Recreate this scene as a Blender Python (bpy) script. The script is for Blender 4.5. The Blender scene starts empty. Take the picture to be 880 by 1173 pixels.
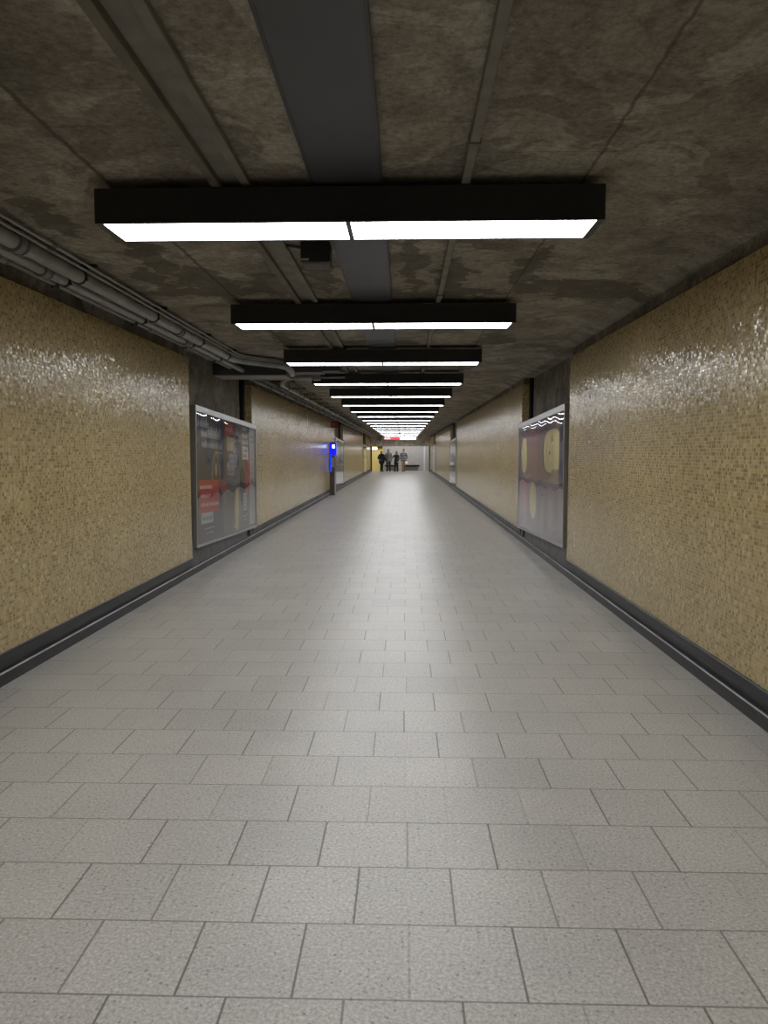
import bpy, bmesh, math, random
from mathutils import Vector, Matrix
random.seed(7)
SC = bpy.context.scene
COL = SC.collection
PI = math.pi

# ------------------------------------------------------------------ node helpers
class NB:
    def __init__(self, name):
        self.m = bpy.data.materials.new(name); self.m.use_nodes = True
        self.t = self.m.node_tree; self.t.nodes.clear()
        self.out = self.t.nodes.new('ShaderNodeOutputMaterial')
    def n(self, typ, **kw):
        nd = self.t.nodes.new(typ)
        for k, v in kw.items(): setattr(nd, k, v)
        return nd
    def put(self, sock, v):
        if hasattr(v, 'is_output'): self.t.links.new(v, sock)
        elif v is not None: sock.default_value = v
    def math(self, op, a, b=None, c=None, clamp=False):
        nd = self.n('ShaderNodeMath', operation=op, use_clamp=clamp)
        for i, v in enumerate((a, b, c)): self.put(nd.inputs[i], v)
        return nd.outputs[0]
    def vmath(self, op, a, b=None, s=None):
        nd = self.n('ShaderNodeVectorMath', operation=op)
        self.put(nd.inputs[0], a)
        if b is not None: self.put(nd.inputs[1], b)
        if s is not None: self.put(nd.inputs['Scale'], s)
        return nd.outputs[0]
    def pos(self):
        return self.n('ShaderNodeTexCoord').outputs['Object']
    def sep(self, v):
        nd = self.n('ShaderNodeSeparateXYZ'); self.put(nd.inputs[0], v); return nd.outputs
    def comb(self, x, y, z=0.0):
        nd = self.n('ShaderNodeCombineXYZ')
        for i, v in enumerate((x, y, z)): self.put(nd.inputs[i], v)
        return nd.outputs[0]
    def noise(self, vec, scale, detail=3, rough=.5, dist=0, color=False):
        nd = self.n('ShaderNodeTexNoise')
        self.put(nd.inputs['Vector'], vec)
        nd.inputs['Scale'].default_value = scale; nd.inputs['Detail'].default_value = detail
        nd.inputs['Roughness'].default_value = rough; nd.inputs['Distortion'].default_value = dist
        return nd.outputs['Color' if color else 'Fac']
    def white(self, vec, color=False):
        nd = self.n('ShaderNodeTexWhiteNoise', noise_dimensions='3D'); self.put(nd.inputs['Vector'], vec)
        return nd.outputs['Color' if color else 'Value']
    def ramp(self, fac, stops, interp='LINEAR'):
        nd = self.n('ShaderNodeValToRGB'); self.put(nd.inputs[0], fac)
        cr = nd.color_ramp; cr.interpolation = interp
        while len(cr.elements) < len(stops): cr.elements.new(.5)
        for e, (p, c) in zip(cr.elements, stops):
            e.position = p; e.color = (c, c, c, 1) if isinstance(c, (int, float)) else (*c, 1)
        return nd.outputs[0]
    def mix(self, fac, a, b, mode='MIX'):
        nd = self.n('ShaderNodeMix', data_type='RGBA', blend_type=mode)
        self.put(nd.inputs[0], fac)
        for s, v in ((nd.inputs[6], a), (nd.inputs[7], b)):
            if isinstance(v, tuple): v = (*v, 1) if len(v) == 3 else v
            self.put(s, v)
        return nd.outputs[2]
    def smooth(self, v, a, b):
        nd = self.n('ShaderNodeMapRange', interpolation_type='SMOOTHSTEP')
        self.put(nd.inputs[0], v); nd.inputs[1].default_value = a; nd.inputs[2].default_value = b
        return nd.outputs[0]
    def bump(self, h, strength=.3, dist=.01, normal=None):
        nd = self.n('ShaderNodeBump'); nd.inputs['Strength'].default_value = strength
        nd.inputs['Distance'].default_value = dist; self.put(nd.inputs['Height'], h)
        if normal is not None: self.put(nd.inputs['Normal'], normal)
        return nd.outputs[0]
    def bsdf(self, color=(.5,.5,.5), rough=.5, metal=0, normal=None, spec=.5):
        nd = self.n('ShaderNodeBsdfPrincipled')
        if isinstance(color, tuple) and len(color) == 3: color = (*color, 1)
        self.put(nd.inputs['Base Color'], color); self.put(nd.inputs['Roughness'], rough)
        self.put(nd.inputs['Metallic'], metal); self.put(nd.inputs['Specular IOR Level'], spec)
        if normal is not None: self.put(nd.inputs['Normal'], normal)
        self.t.links.new(nd.outputs[0], self.out.inputs[0]); return nd
    def done(self): return self.m

def simple(name, col, rough=.5, metal=0, var=.12, scale=14, bump=0.0, spec=.5):
    b = NB(name); p = b.pos()
    nz = b.noise(p, scale, 4)
    lo = tuple(c*(1-var) for c in col); hi = tuple(min(1, c*(1+var)) for c in col)
    c = b.ramp(nz, [(.3, lo), (.7, hi)])
    nrm = b.bump(b.noise(p, scale*6, 3), bump, .004) if bump else None
    b.bsdf(c, rough, metal, nrm, spec); return b.done()

def emit(name, col, strength):
    b = NB(name); e = b.n('ShaderNodeEmission')
    e.inputs[0].default_value = (*col, 1); e.inputs[1].default_value = strength
    b.t.links.new(e.outputs[0], b.out.inputs[0]); return b.done()

# ------------------------------------------------------------------ materials
TS = .0246
def mat_mosaic(name, ca, cb, cdark, clight, thr=.86):
    b = NB(name); x, y, z = b.sep(b.pos())
    u = b.math('DIVIDE', b.math('ADD', x, y), TS); v = b.math('DIVIDE', z, TS)
    cell = b.comb(b.math('FLOOR', u), b.math('FLOOR', v), 3.0)
    w = b.white(cell); wc = b.white(cell, True)
    big = b.noise(b.pos(), .9, 3)
    clus = b.noise(b.pos(), 5.0, 2)
    w2 = b.math('ADD', w, b.math('MULTIPLY', b.math('SUBTRACT', clus, .5), .25))
    col = b.ramp(w2, [(0, clight), (.14, cb), (.5, ca), (.74, tuple(k*.84 for k in ca)), (.84, tuple(k*.74 for k in ca)), (.90, cdark), (1, cdark)])
    col = b.mix(b.smooth(big, .35, .65), col, b.mix(1.0, col, (.90, .88, .86), 'MULTIPLY'))
    fu = b.math('ABSOLUTE', b.math('SUBTRACT', b.math('FRACT', u), .5))
    fv = b.math('ABSOLUTE', b.math('SUBTRACT', b.math('FRACT', v), .5))
    g = b.smooth(b.math('MAXIMUM', fu, fv), .43, .475)
    col = b.mix(g, col, (.36, .315, .20))
    geo = b.n('ShaderNodeNewGeometry')
    jit = b.vmath('SCALE', b.vmath('SUBTRACT', wc, (.5, .5, .5)), s=.092)
    nrm = b.vmath('NORMALIZE', b.vmath('ADD', geo.outputs['Normal'], jit))
    nrm = b.bump(b.math('SUBTRACT', 1.0, g), .25, .002, nrm)
    ro = b.mix(g, (.15,)*3, (.6,)*3)
    b.bsdf(col, ro, 0, nrm, .5); return b.done()

def mat_floor():
    b = NB('floor_terrazzo_tiles'); x, y, z = b.sep(b.pos())
    T = .337
    v = b.math('DIVIDE', b.math('SUBTRACT', y, 1.985), T); row = b.math('FLOOR', v)
    odd = b.math('FRACT', b.math('MULTIPLY', row, .5))            # 0 or .5
    rj = b.math('MULTIPLY', b.math('SUBTRACT', b.white(b.comb(row, 4.0, 1.0)), .5), .07)
    u = b.math('ADD', b.math('ADD', b.math('DIVIDE', b.math('SUBTRACT', x, .011), T), odd), rj)
    cu = b.math('FLOOR', u); cell = b.comb(cu, row, 0.0)
    w = b.white(cell)
    du = b.math('SUBTRACT', .5, b.math('ABSOLUTE', b.math('SUBTRACT', b.math('FRACT', u), .5)))
    dv = b.math('SUBTRACT', .5, b.math('ABSOLUTE', b.math('SUBTRACT', b.math('FRACT', v), .5)))
    wob = b.math('MULTIPLY', b.math('SUBTRACT', b.noise(b.pos(), 30, 3), .5), .008)
    # the upright joints differ: some are worn shut, some stay open and dark
    jw = b.white(b.comb(b.math('FLOOR', b.math('ADD', u, .5)), row, 7.0))
    ju = b.math('MULTIPLY', b.math('SUBTRACT', 1.0, b.smooth(b.math('ADD', du, wob), .0045, .016)), b.smooth(jw, -.2, .6))
    jv = b.math('MULTIPLY', b.math('SUBTRACT', 1.0, b.smooth(b.math('ADD', dv, wob), .0045, .016)), .8)
    j = b.math('MAXIMUM', ju, jv)
    p = b.pos()
    f1 = b.noise(p, 85, 5, .78)
    col = b.ramp(f1, [(.32, (.25, .238, .22)), (.5, (.445, .428, .40)), (.68, (.63, .61, .58))])
    vor = b.n('ShaderNodeTexVoronoi'); vor.inputs['Scale'].default_value = 48; b.put(vor.inputs['Vector'], p)
    chipd = b.math('MULTIPLY', b.math('SUBTRACT', 1.0, b.smooth(vor.outputs['Distance'], .16, .30)),
                   b.smooth(b.sep(vor.outputs['Color'])[0], .72, .8))
    col = b.mix(b.math('MULTIPLY', chipd, .6), col, (.13, .115, .10))
    chipl = b.math('MULTIPLY', b.math('SUBTRACT', 1.0, b.smooth(vor.outputs['Distance'], .2, .32)),
                   b.smooth(b.sep(vor.outputs['Color'])[1], .80, .86))
    col = b.mix(b.math('MULTIPLY', chipl, .55), col, (.66, .63, .58))
    tint = b.ramp(w, [(0, (.93, .92, .91)), (.5, (.985, .985, .985)), (1, (1.02, 1.01, 1.0))])
    col = b.mix(1.0, col, tint, 'MULTIPLY')
    grime = b.noise(p, 1.1, 5, .6)
    col = b.mix(1.0, col, b.ramp(grime, [(.3, (.86, .86, .86)), (.65, (1.03, 1.02, 1.0))]), 'MULTIPLY')
    col = b.mix(b.math('MULTIPLY', j, .86), col, (.10, .088, .075))
    h = b.math('ADD', b.math('MULTIPLY', j, -1.0), b.math('MULTIPLY', b.noise(p, 60, 2), .12))
    nrm = b.bump(h, .35, .003)
    ro = b.math('ADD', .283, b.math('MULTIPLY', grime, .10))
    b.bsdf(col, ro, 0, nrm, .5); return b.done()

def mat_concrete(name, ceiling=True, dark=1.0):
    b = NB(name); p = b.pos(); x, y, z = b.sep(p)
    D = lambda c: tuple(k*dark for k in c)
    n1 = b.noise(p, 2.6, 7, .70, .6)
    col = b.ramp(n1, [(.30, D((.125, .113, .090))), (.5, D((.228, .203, .164))), (.70, D((.335, .302, .250)))])
    pt = b.noise(p, 1.25, 6, .62, 1.2)
    col = b.mix(b.math('MULTIPLY', b.smooth(pt, .55, .57), .6), col, D((.36, .335, .28)))
    pt2 = b.noise(b.vmath('ADD', p, (7.3, 2.1, 4.0)), 1.25, 4, .55, .9)
    col = b.mix(b.math('MULTIPLY', b.smooth(pt2, .575, .60), .5), col, D((.105, .095, .078)))
    gr = b.noise(p, 34, 6, .72)
    col = b.mix(1.0, col, b.ramp(gr, [(.32, (.60, .60, .60)), (.68, (1.30, 1.30, 1.30))]), 'MULTIPLY')
    h = b.math('ADD', b.math('MULTIPLY', gr, .5), b.math('MULTIPLY', n1, .8))
    if ceiling:
        # water stains on the concrete between the first fixtures
        wx = b.math('ADD', x, b.math('MULTIPLY', b.math('SUBTRACT', b.noise(p, 4.2, 4, .6), .5), .55))
        wy = b.math('ADD', y, b.math('MULTIPLY', b.math('SUBTRACT', b.noise(b.vmath('ADD', p, (3.1, 5.7, 1.3)), 3.0, 4, .6), .5), .9))
        st = None
        for X0, Y0, rx, ry in ((-1.72, 5.35, .10, .75), (-1.50, 5.9, .16, .45), (-1.93, 5.9, .10, .5), (-1.05, 6.0, .16, .42), (-.62, 5.6, .12, .7),
                               (.06, 5.3, .085, .95), (.36, 5.75, .11, .6), (.90, 5.5, .09, .7), (1.35, 6.15, .5, .28), (-1.5, 6.25, .75, .20),
                               (.3, 6.35, .6, .16), (-2.0, 4.2, .10, .45), (1.7, 6.4, .5, .22), (-.3, 9.1, .5, .25), (1.1, 8.9, .25, .4), (-1.4, 8.8, .15, .6)):
            dx = b.math('DIVIDE', b.math('SUBTRACT', wx, X0), rx); dy = b.math('DIVIDE', b.math('SUBTRACT', wy, Y0), ry)
            m = b.math('SUBTRACT', 1.0, b.smooth(b.math('ADD', b.math('MULTIPLY', dx, dx), b.math('MULTIPLY', dy, dy)), .85, 1.12))
            st = m if st is None else b.math('MAXIMUM', st, m)
        col = b.mix(b.math('MULTIPLY', st, .66), col, D((.068, .060, .046)))
        wob = b.math('MULTIPLY', b.math('SUBTRACT', b.noise(p, 9, 3), .5), .03)
        for X0, wd, k in ((-1.46, .012, .7), (.87, .008, .6)):
            d = b.math('ABSOLUTE', b.math('SUBTRACT', b.math('ADD', x, wob), X0))
            s = b.math('SUBTRACT', 1.0, b.smooth(d, wd*.4, wd*1.6))
            col = b.mix(b.math('MULTIPLY', s, k), col, D((.05, .045, .036)))
        fy = b.math('ABSOLUTE', b.math('SUBTRACT', b.math('FRACT', b.math('DIVIDE', b.math('ADD', y, wob), .31)), .5))
        bl = b.math('MULTIPLY', b.smooth(fy, .475, .497), b.smooth(b.noise(p, 2.2, 3), .45, .6))
        col = b.mix(b.math('MULTIPLY', bl, .4), col, D((.07, .062, .05)))
        h = b.math('SUBTRACT', h, b.math('MULTIPLY', bl, .3))
    nrm = b.bump(h, .8, .014)
    b.bsdf(col, .9, 0, nrm, .25); return b.done()

MOS = mat_mosaic('yellow_mosaic', (.435, .325, .145), (.49, .372, .172), (.27, .190, .075), (.57, .47, .255))
FLOOR = mat_floor()
CEIL = mat_concrete('ceiling_concrete', True, 1.06)
CONC = mat_concrete('wall_concrete', False, .75)
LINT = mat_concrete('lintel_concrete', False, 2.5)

def mat_base():
    b = NB('black_rubber_base'); p = b.pos(); x, y, z = b.sep(p)
    st = b.noise(b.comb(b.math('MULTIPLY', x, 40), b.math('MULTIPLY', y, 1.2), b.math('MULTIPLY', z, 60)), 1.0, 4)
    bl = b.noise(p, 4, 4)
    col = b.ramp(st, [(.35, (.008, .008, .010)), (.62, (.017, .017, .021)), (.8, (.05, .05, .055))])
    col = b.mix(b.smooth(bl, .45, .75), col, (.034, .034, .038))
    b.bsdf(col, b.math('ADD', .3, b.math('MULTIPLY', bl, .25)), 0, b.bump(st, .1, .003), .5); return b.done()
BASE = mat_base()
BASEG = simple('grey_stone_base', (.085, .085, .09), .5, 0, .3, 7, .1)
BLACK = simple('black_painted_metal', (.012, .012, .013), .45, 0, .2, 20)
VOID = simple('black_gap', (.004, .004, .004), .9)
GREYP = simple('dark_grey_painted_steel', (.048, .050, .056), .5, 0, .14, 3)
PIPE = simple('grey_painted_pipe', (.27, .275, .27), .40, .15, .18, 6)
PIPED = simple('dull_grey_conduit', (.19, .19, .185), .5, .2, .2, 8)
CLAMP = simple('dark_clamp_steel', (.03, .03, .03), .5, .4)
STRIPB = simple('brownish_painted_channel', (.12, .105, .075), .6, 0, .2, 5)
STRIPG = simple('grey_cement_channel', (.17, .16, .135), .8, 0, .2, 8, .2)
ALU = simple('brushed_aluminium', (.42, .42, .43), .33, .85, .06, 30)
YELW = simple('pale_yellow_wall', (.74, .58, .20), .6, 0, .05, 2)
def mat_white_tile():
    b = NB('white_glazed_wall'); x, y, z = b.sep(b.pos())
    u = b.math('DIVIDE', x, .11); v = b.math('DIVIDE', z, .11)
    w = b.white(b.comb(b.math('FLOOR', u), b.math('FLOOR', v), 1.0))
    col = b.ramp(w, [(0, (.42, .40, .385)), (1, (.47, .45, .43))])
    b.bsdf(col, .35); return b.done()
WHITE = mat_white_tile()
DIFF = emit('lit_diffuser', (.97, .985, 1.0), 13.0)
def mat_diffuser():
    b = NB('lit_prismatic_diffuser'); x, y, z = b.sep(b.pos())
    st = b.noise(b.comb(b.math('MULTIPLY', x, 3), b.math('MULTIPLY', y, 60), 0.0), 1.0, 3)
    e = b.n('ShaderNodeEmission'); e.inputs[0].default_value = (.97, .985, 1.0, 1)
    b.put(e.inputs[1], b.math('ADD', 11.5, b.math('MULTIPLY', st, 3.0)))
    b.t.links.new(e.outputs[0], b.out.inputs[0]); return b.done()
DIFF = mat_diffuser()

# ------------------------------------------------------------------ mesh helpers
def link(name, bm, mats, parent=None, smooth=False):
    me = bpy.data.meshes.new(name)
    bmesh.ops.recalc_face_normals(bm, faces=bm.faces[:])
    bm.to_mesh(me); bm.free()
    if not isinstance(mats, (list, tuple)): mats = [mats]
    for m in mats: me.materials.append(m)
    if smooth:
        for p in me.polygons: p.use_smooth = True
    o = bpy.data.objects.new(name, me); COL.objects.link(o)
    if parent is not None: o.parent = parent
    return o
def box(bm, x0, x1, y0, y1, z0, z1, mi=0, bev=0):
    vs = [bm.verts.new((x, y, z)) for x in (x0, x1) for y in (y0, y1) for z in (z0, z1)]
    idx = ((0,1,3,2), (4,6,7,5), (0,4,5,1), (2,3,7,6), (0,2,6,4), (1,5,7,3))
    fs = [bm.faces.new([vs[i] for i in f]) for f in idx]
    for f in fs: f.material_index = mi
    if bev:
        es = list({e for f in fs for e in f.edges})
        r = bmesh.ops.bevel(bm, geom=es, offset=bev, segments=2, affect='EDGES', profile=.5)
        for f in r['faces']: f.material_index = mi
def tube(bm, pts, r, seg=14, mi=0, cap=True):
    pts = [Vector(p) for p in pts]; rings = []
    rr = r if isinstance(r, (list, tuple)) else [r]*len(pts)
    up = None
    for i, p in enumerate(pts):
        if i == 0: t = pts[1]-p
        elif i == len(pts)-1: t = p-pts[i-1]
        else: t = (pts[i+1]-p).normalized()+(p-pts[i-1]).normalized()
        t.normalize()
        if up is None: up = Vector((0,0,1)) if abs(t.z) < .9 else Vector((1,0,0))
        a = t.cross(up).normalized(); bb = a.cross(t).normalized(); up = bb
        rings.append([bm.verts.new(p+a*math.cos(2*PI*k/seg)*rr[i]+bb*math.sin(2*PI*k/seg)*rr[i]) for k in range(seg)])
    for A, B in zip(rings, rings[1:]):
        for k in range(seg):
            f = bm.faces.new((A[k], A[(k+1)%seg], B[(k+1)%seg], B[k])); f.smooth = True; f.material_index = mi
    if cap:
        f = bm.faces.new(rings[0][::-1]); f.material_index = mi
        f = bm.faces.new(rings[-1]); f.material_index = mi
def prism(bm, prof, y0, y1, mi=0, closed=True):
    """profile of (x, z) points run along y"""
    A = [bm.verts.new((x, y0, z)) for x, z in prof]; B = [bm.verts.new((x, y1, z)) for x, z in prof]
    n = len(prof)
    for k in range(n if closed else n-1):
        f = bm.faces.new((A[k], A[(k+1)%n], B[(k+1)%n], B[k])); f.material_index = mi[k] if isinstance(mi, list) else mi
    if closed:
        m0 = mi[0] if isinstance(mi, list) else mi
        bm.faces.new(A[::-1]).material_index = m0; bm.faces.new(B).material_index = m0
def arc(p0, p1, p2, n=6):
    p0, p1, p2 = map(Vector, (p0, p1, p2))
    return [((1-t)**2*p0+2*t*(1-t)*p1+t*t*p2) for t in [i/n for i in range(n+1)]]
def thing(name, label, cat, loc=(0,0,0), group=None):
    o = bpy.data.objects.new(name, None); COL.objects.link(o); o.location = loc
    o.empty_display_size = .1
    return tag(o, label, cat, group)
def tag(o, label, cat, group=None):
    o['label'] = label; o['category'] = cat; o['kind'] = 'thing'
    if group: o['group'] = group
    return o
def struct(name, bm, m, smooth=False):
    o = link(name, bm, m, None, smooth); o['kind'] = 'structure'; return o
def dup(root, loc, label=None):
    r = root.copy(); COL.objects.link(r); r.location = loc
    if label: r['label'] = label
    for ch in list(root.children):
        c = ch.copy(); COL.objects.link(c); c.parent = r
        for g in list(ch.children):
            d = g.copy(); COL.objects.link(d); d.parent = c
    return r
ORD = ['first','second','third','fourth','fifth','sixth','seventh','eighth','ninth','tenth','eleventh','twelfth',
       'thirteenth','fourteenth','fifteenth','sixteenth','seventeenth','eighteenth','nineteenth','twentieth']

# ------------------------------------------------------------------ the setting
XL, XR = -2.66, 2.015           # skirting faces
TL, TR = -2.68, 2.04            # mosaic faces
WL, WR = -2.86, 2.21            # concrete behind
ZC = 2.87; YE = 59.5; YB = -7.0; ZT = 2.712; ZB = .212
bm = bmesh.new(); box(bm, -9, 8, YB, 63.2, -.12, 0); struct('floor', bm, FLOOR)
bm = bmesh.new(); box(bm, -3.2, 2.6, YB, YE+.3, ZC, ZC+.2); struct('ceiling', bm, CEIL)
bm = bmesh.new(); box(bm, WL-.25, WL, YB, YE, 0, ZC); struct('wall_left', bm, CONC)
bm = bmesh.new(); box(bm, WR, WR+.25, YB, YE, 0, ZC); struct('wall_right', bm, CONC)
bm = bmesh.new(); box(bm, -3.2, 2.6, YB-.2, YB, 0, ZC); struct('wall_back', bm, CONC)

LP = [(YB, 9.25), (13.05, 28.70), (32.45, 48.3), (52.1, YE)]     # mosaic panels on the left
RP = [(YB, 9.30), (13.03, 29.20), (33.0, 48.8), (52.4, YE)]
for y0, y1 in LP:
    bm = bmesh.new(); box(bm, TL-.12, TL, y0, y1, ZB-.02, ZT); struct('wall_left', bm, MOS)
    bm = bmesh.new(); box(bm, WL, TL-.05, y0, y1, ZT, ZC); struct('trim_1', bm, CONC)
for y0, y1 in RP:
    bm = bmesh.new(); box(bm, TR, TR+.12, y0, y1, ZB-.02, ZT); struct('wall_right', bm, MOS)
    bm = bmesh.new(); box(bm, TR+.03, WR, y0, y1, ZT, ZC); struct('trim_2', bm, CONC)
# black gaps behind the starts of the mosaic panels
for (a, b_), xs in ((LP[1], -1), (LP[2], -1), (LP[3], -1), (RP[1], 1), (RP[2], 1), (RP[3], 1)):
    bm = bmesh.new()
    if xs < 0: box(bm, WL, TL-.12, a-.16, a+.3, .0, ZC-.02)
    else: box(bm, TR+.12, WR, a-.16, a+.3, .0, ZC-.02)
    struct('trim_3', bm, VOID)
# shallow chamfer where the ceiling meets the right wall
bm = bmesh.new(); prism(bm, [(1.86, ZC+.01), (2.03, 2.825), (WR, 2.81), (WR, ZC+.01)], YB, YE); struct('trim_4', bm, CEIL)

# skirting: a black lower board with a lip, coved upper board; taller grey stone inside the alcoves
def skirting(side, spans, alcoves):
    s = 1 if side == 'right' else -1
    X = XR if s > 0 else XL
    bm = bmesh.new()
    low = [(0, 0), (0, .080), (.006, .090), (.03, .092), (.10, .092), (.10, 0)]
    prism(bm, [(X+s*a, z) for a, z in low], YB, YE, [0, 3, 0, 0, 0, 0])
    for y0, y1 in spans:
        up = [(.030, .092), (.026, .115), (.023, .15), (.018, .19), (.008, .207), (.014, .213), (.10, .213), (.10, .092)]
        prism(bm, [(X+s*a, z) for a, z in up], y0, y1, 0)
    for y0, y1 in alcoves:
        up = [(.030, .092), (.034, .15), (.040, .30), (.045, .42), (.14, .42), (.14, .092)]
        prism(bm, [(X+s*a, z) for a, z in up], y0, y1-.46, 1)
        prism(bm, [(X+s*a, z) for a, z in up[:1]+[(.034, .15), (.040, .26), (.14, .26), (.14, .092)]], y1-.20, y1, 1)
        box(bm, X+s*.05, X+s*.14, y1-.46, y1-.20, .02, .42, 2)
    struct('baseboard_'+side, bm, [BASE, BASEG, VOID, simple('worn_lip_highlight', (.30, .30, .30), .4, 0, .35, 3)])  # lip edge: its highlight is painted in as a paler, worn colour
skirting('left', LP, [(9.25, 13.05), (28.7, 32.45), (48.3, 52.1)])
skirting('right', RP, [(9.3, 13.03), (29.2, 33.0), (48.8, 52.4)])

# far end: low beam, lintel, cross passage with white and yellow walls
bm = bmesh.new(); box(bm, -9, 8, YE, YE+.35, 2.0, 3.0); struct('trim_6', bm, LINT)
bm = bmesh.new(); box(bm, -9, WL, YE, YE+.35, 0, 3.0); struct('wall_far_left', bm, CONC)
bm = bmesh.new(); box(bm, WR, 8, YE, YE+.35, 0, 3.0); struct('wall_far_right', bm, CONC)
bm = bmesh.new(); box(bm, -1.76, 8, 62.3, 62.5, 0, 3.0); struct('wall_far', bm, WHITE)
bm = bmesh.new(); box(bm, -9, -1.76, 62.0, 62.5, 0, 3.0); struct('wall_far', bm, YELW)
bm = bmesh.new(); box(bm, -9, 8, YE+.35, 62.5, 3.0, 3.2); struct('ceiling', bm, CEIL)
for x0, x1 in ((-2.68, -2.60), (1.97, 2.04)):
    bm = bmesh.new(); box(bm, x0, x1, YE-.12, YE+.36, 0, 2.0); struct('trim_7', bm, BLACK)
bm = bmesh.new(); box(bm, 1.62, 1.74, 62.24, 62.3, 0, 2.02); struct('trim_8', bm, simple('white_trim', (.7,.7,.7), .5))
for xs in (-9, 7.8):
    bm = bmesh.new(); box(bm, xs, xs+.2, YE+.35, 62.5, 0, 3.0); struct('wall_cross', bm, CONC)

# ------------------------------------------------------------------ ceiling lights
LX0, LX1, LY, LZ0, LZ1 = -1.505, .955, 3.665, 2.655, 2.82
LW = .318
def make_light():
    cx = (LX0+LX1)/2
    t = thing('ceiling_light', 'nearest and largest of the black twin-panel ceiling lights, glowing white', 'ceiling light',
              (cx, LY, LZ1), 'black twin-panel lights across the passage')
    L = (LX1-LX0)/2; h = LZ1-LZ0
    bm = bmesh.new()
    box(bm, -L, L, 0, LW, -.02, 0)                                    # top plate
    box(bm, -L, L, 0, .012, -h, -.02); box(bm, -L, L, LW-.012, LW, -h, -.02)
    box(bm, -L, -L+.035, .012, LW-.012, -h, -.02); box(bm, L-.035, L, .012, LW-.012, -h, -.02)
    box(bm, -.012, .012, .012, LW-.012, -h, -.02)                     # divider
    link('housing', bm, BLACK, t)
    for a, b_ in ((-L+.035, -.012), (.012, L-.035)):
        bm = bmesh.new(); box(bm, a, b_, .012, LW-.012, -h+.003, -h+.015)
        link('diffuser', bm, DIFF, t)
    return t
NL = 20  # the last fixture is an unseen addition that brightens the lintel
l0 = make_light()
for k in range(1, NL):
    lab = 'black twin-panel ceiling light, %s back from the nearest one' % ORD[k-1] if k < NL-1 else \
          'extra black twin-panel ceiling light, added unseen behind the hanging red and white lit sign'
    dup(l0, (l0.location.x, LY+2.83*k, LZ1), lab)
def area(name, loc, sx, sy, power, col=(.97, .985, 1.0)):
    d = bpy.data.lights.new(name, 'AREA'); d.shape = 'RECTANGLE'; d.size = sx; d.size_y = sy; d.energy = power; d.color = col
    o = bpy.data.objects.new(name, d); COL.objects.link(o); o.location = loc
    return o
for k in (-1, -2, -3):
    area('passage_light', ((LX0+LX1)/2, LY+2.83*k+.16, LZ0), 2.4, .3, 29)
area('cross_passage_light', (0, 61.0, 2.97), 6.0, .3, 75)
area('cross_passage_light', (-5, 61.0, 2.97), 3.0, .3, 50)

# ------------------------------------------------------------------ ceiling-mounted runs
t = thing('metal_duct', 'wide flat dark grey metal duct running along the middle of the ceiling', 'duct', (-.28, YB, ZC-.001))
YLEN = 57.4-YB
edges_y = [0] + [i*2.44+1.1 for i in range(25)]
bm = bmesh.new()
for a, b_ in zip(edges_y, edges_y[1:]):
    box(bm, -.16, .16, a+.003, min(b_, YLEN)-.003, -.026, 0)
link('cover_plate', bm, GREYP, t)
bm = bmesh.new(); box(bm, .158, .172, 0, YLEN, -.0285, 0); box(bm, -.172, -.158, 0, YLEN, -.0285, 0)
link('edge_flange', bm, simple('dark_edge', (.03,.03,.032), .5), t)

t = thing('metal_channel', 'brownish metal channel and cement strip along the ceiling, left of the wide duct', 'channel', (-.85, YB, ZC-.001))
bm = bmesh.new(); box(bm, -.085, -.04, 0, YLEN, -.045, 0, 0, .004); link('rail', bm, STRIPB, t)
bm = bmesh.new(); box(bm, .055, .10, 0, YLEN, -.03, 0, 0, .004); link('rail', bm, STRIPG, t)
bm = bmesh.new(); box(bm, -.04, .055, 0, YLEN, -.010, 0); link('infill_strip', bm, STRIPG, t)
t = thing('square_conduit', 'narrow square grey conduit along the ceiling, right of the wide duct', 'conduit', (.29, YB, ZC-.001))
bm = bmesh.new(); box(bm, -.021, .021, 0, YLEN, -.04, 0, 0, .005); link('conduit_body', bm, STRIPG, t)
for i in range(20):
    bm = bmesh.new(); box(bm, -.026, .026, 1.2+i*3, 1.24+i*3, -.045, 0); link('strap', bm, STRIPB, t)

# small black box on the ceiling
t = thing('ceiling_sensor', 'small black box on the ceiling between the two nearest lights', 'sensor', (-.565, 4.77, ZC))
bm = bmesh.new(); box(bm, -.092, .092, 0, .15, -.125, 0.001, 0, .004); cs = link('case', bm, BLACK, t)
bm = bmesh.new(); box(bm, -.080, .085, .012, .16, -.137, -.125); 
for k in range(5): box(bm, -.078, .083, .02+k*.027, .032+k*.027, -.142, -.137)
link('grille', bm, simple('grey_grille', (.16,.155,.14), .6), t)
bm = bmesh.new(); box(bm, -.088, -.040, -.002, 0, -.118, -.105); link('label_plate', bm, simple('pale_label', (.35,.35,.34), .6), cs)
bm = bmesh.new(); tube(bm, arc((-.092, .05, -.03), (-.14, .05, -.012), (-.20, .03, -.02)), .009, 8); link('cable', bm, BLACK, t)

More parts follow.
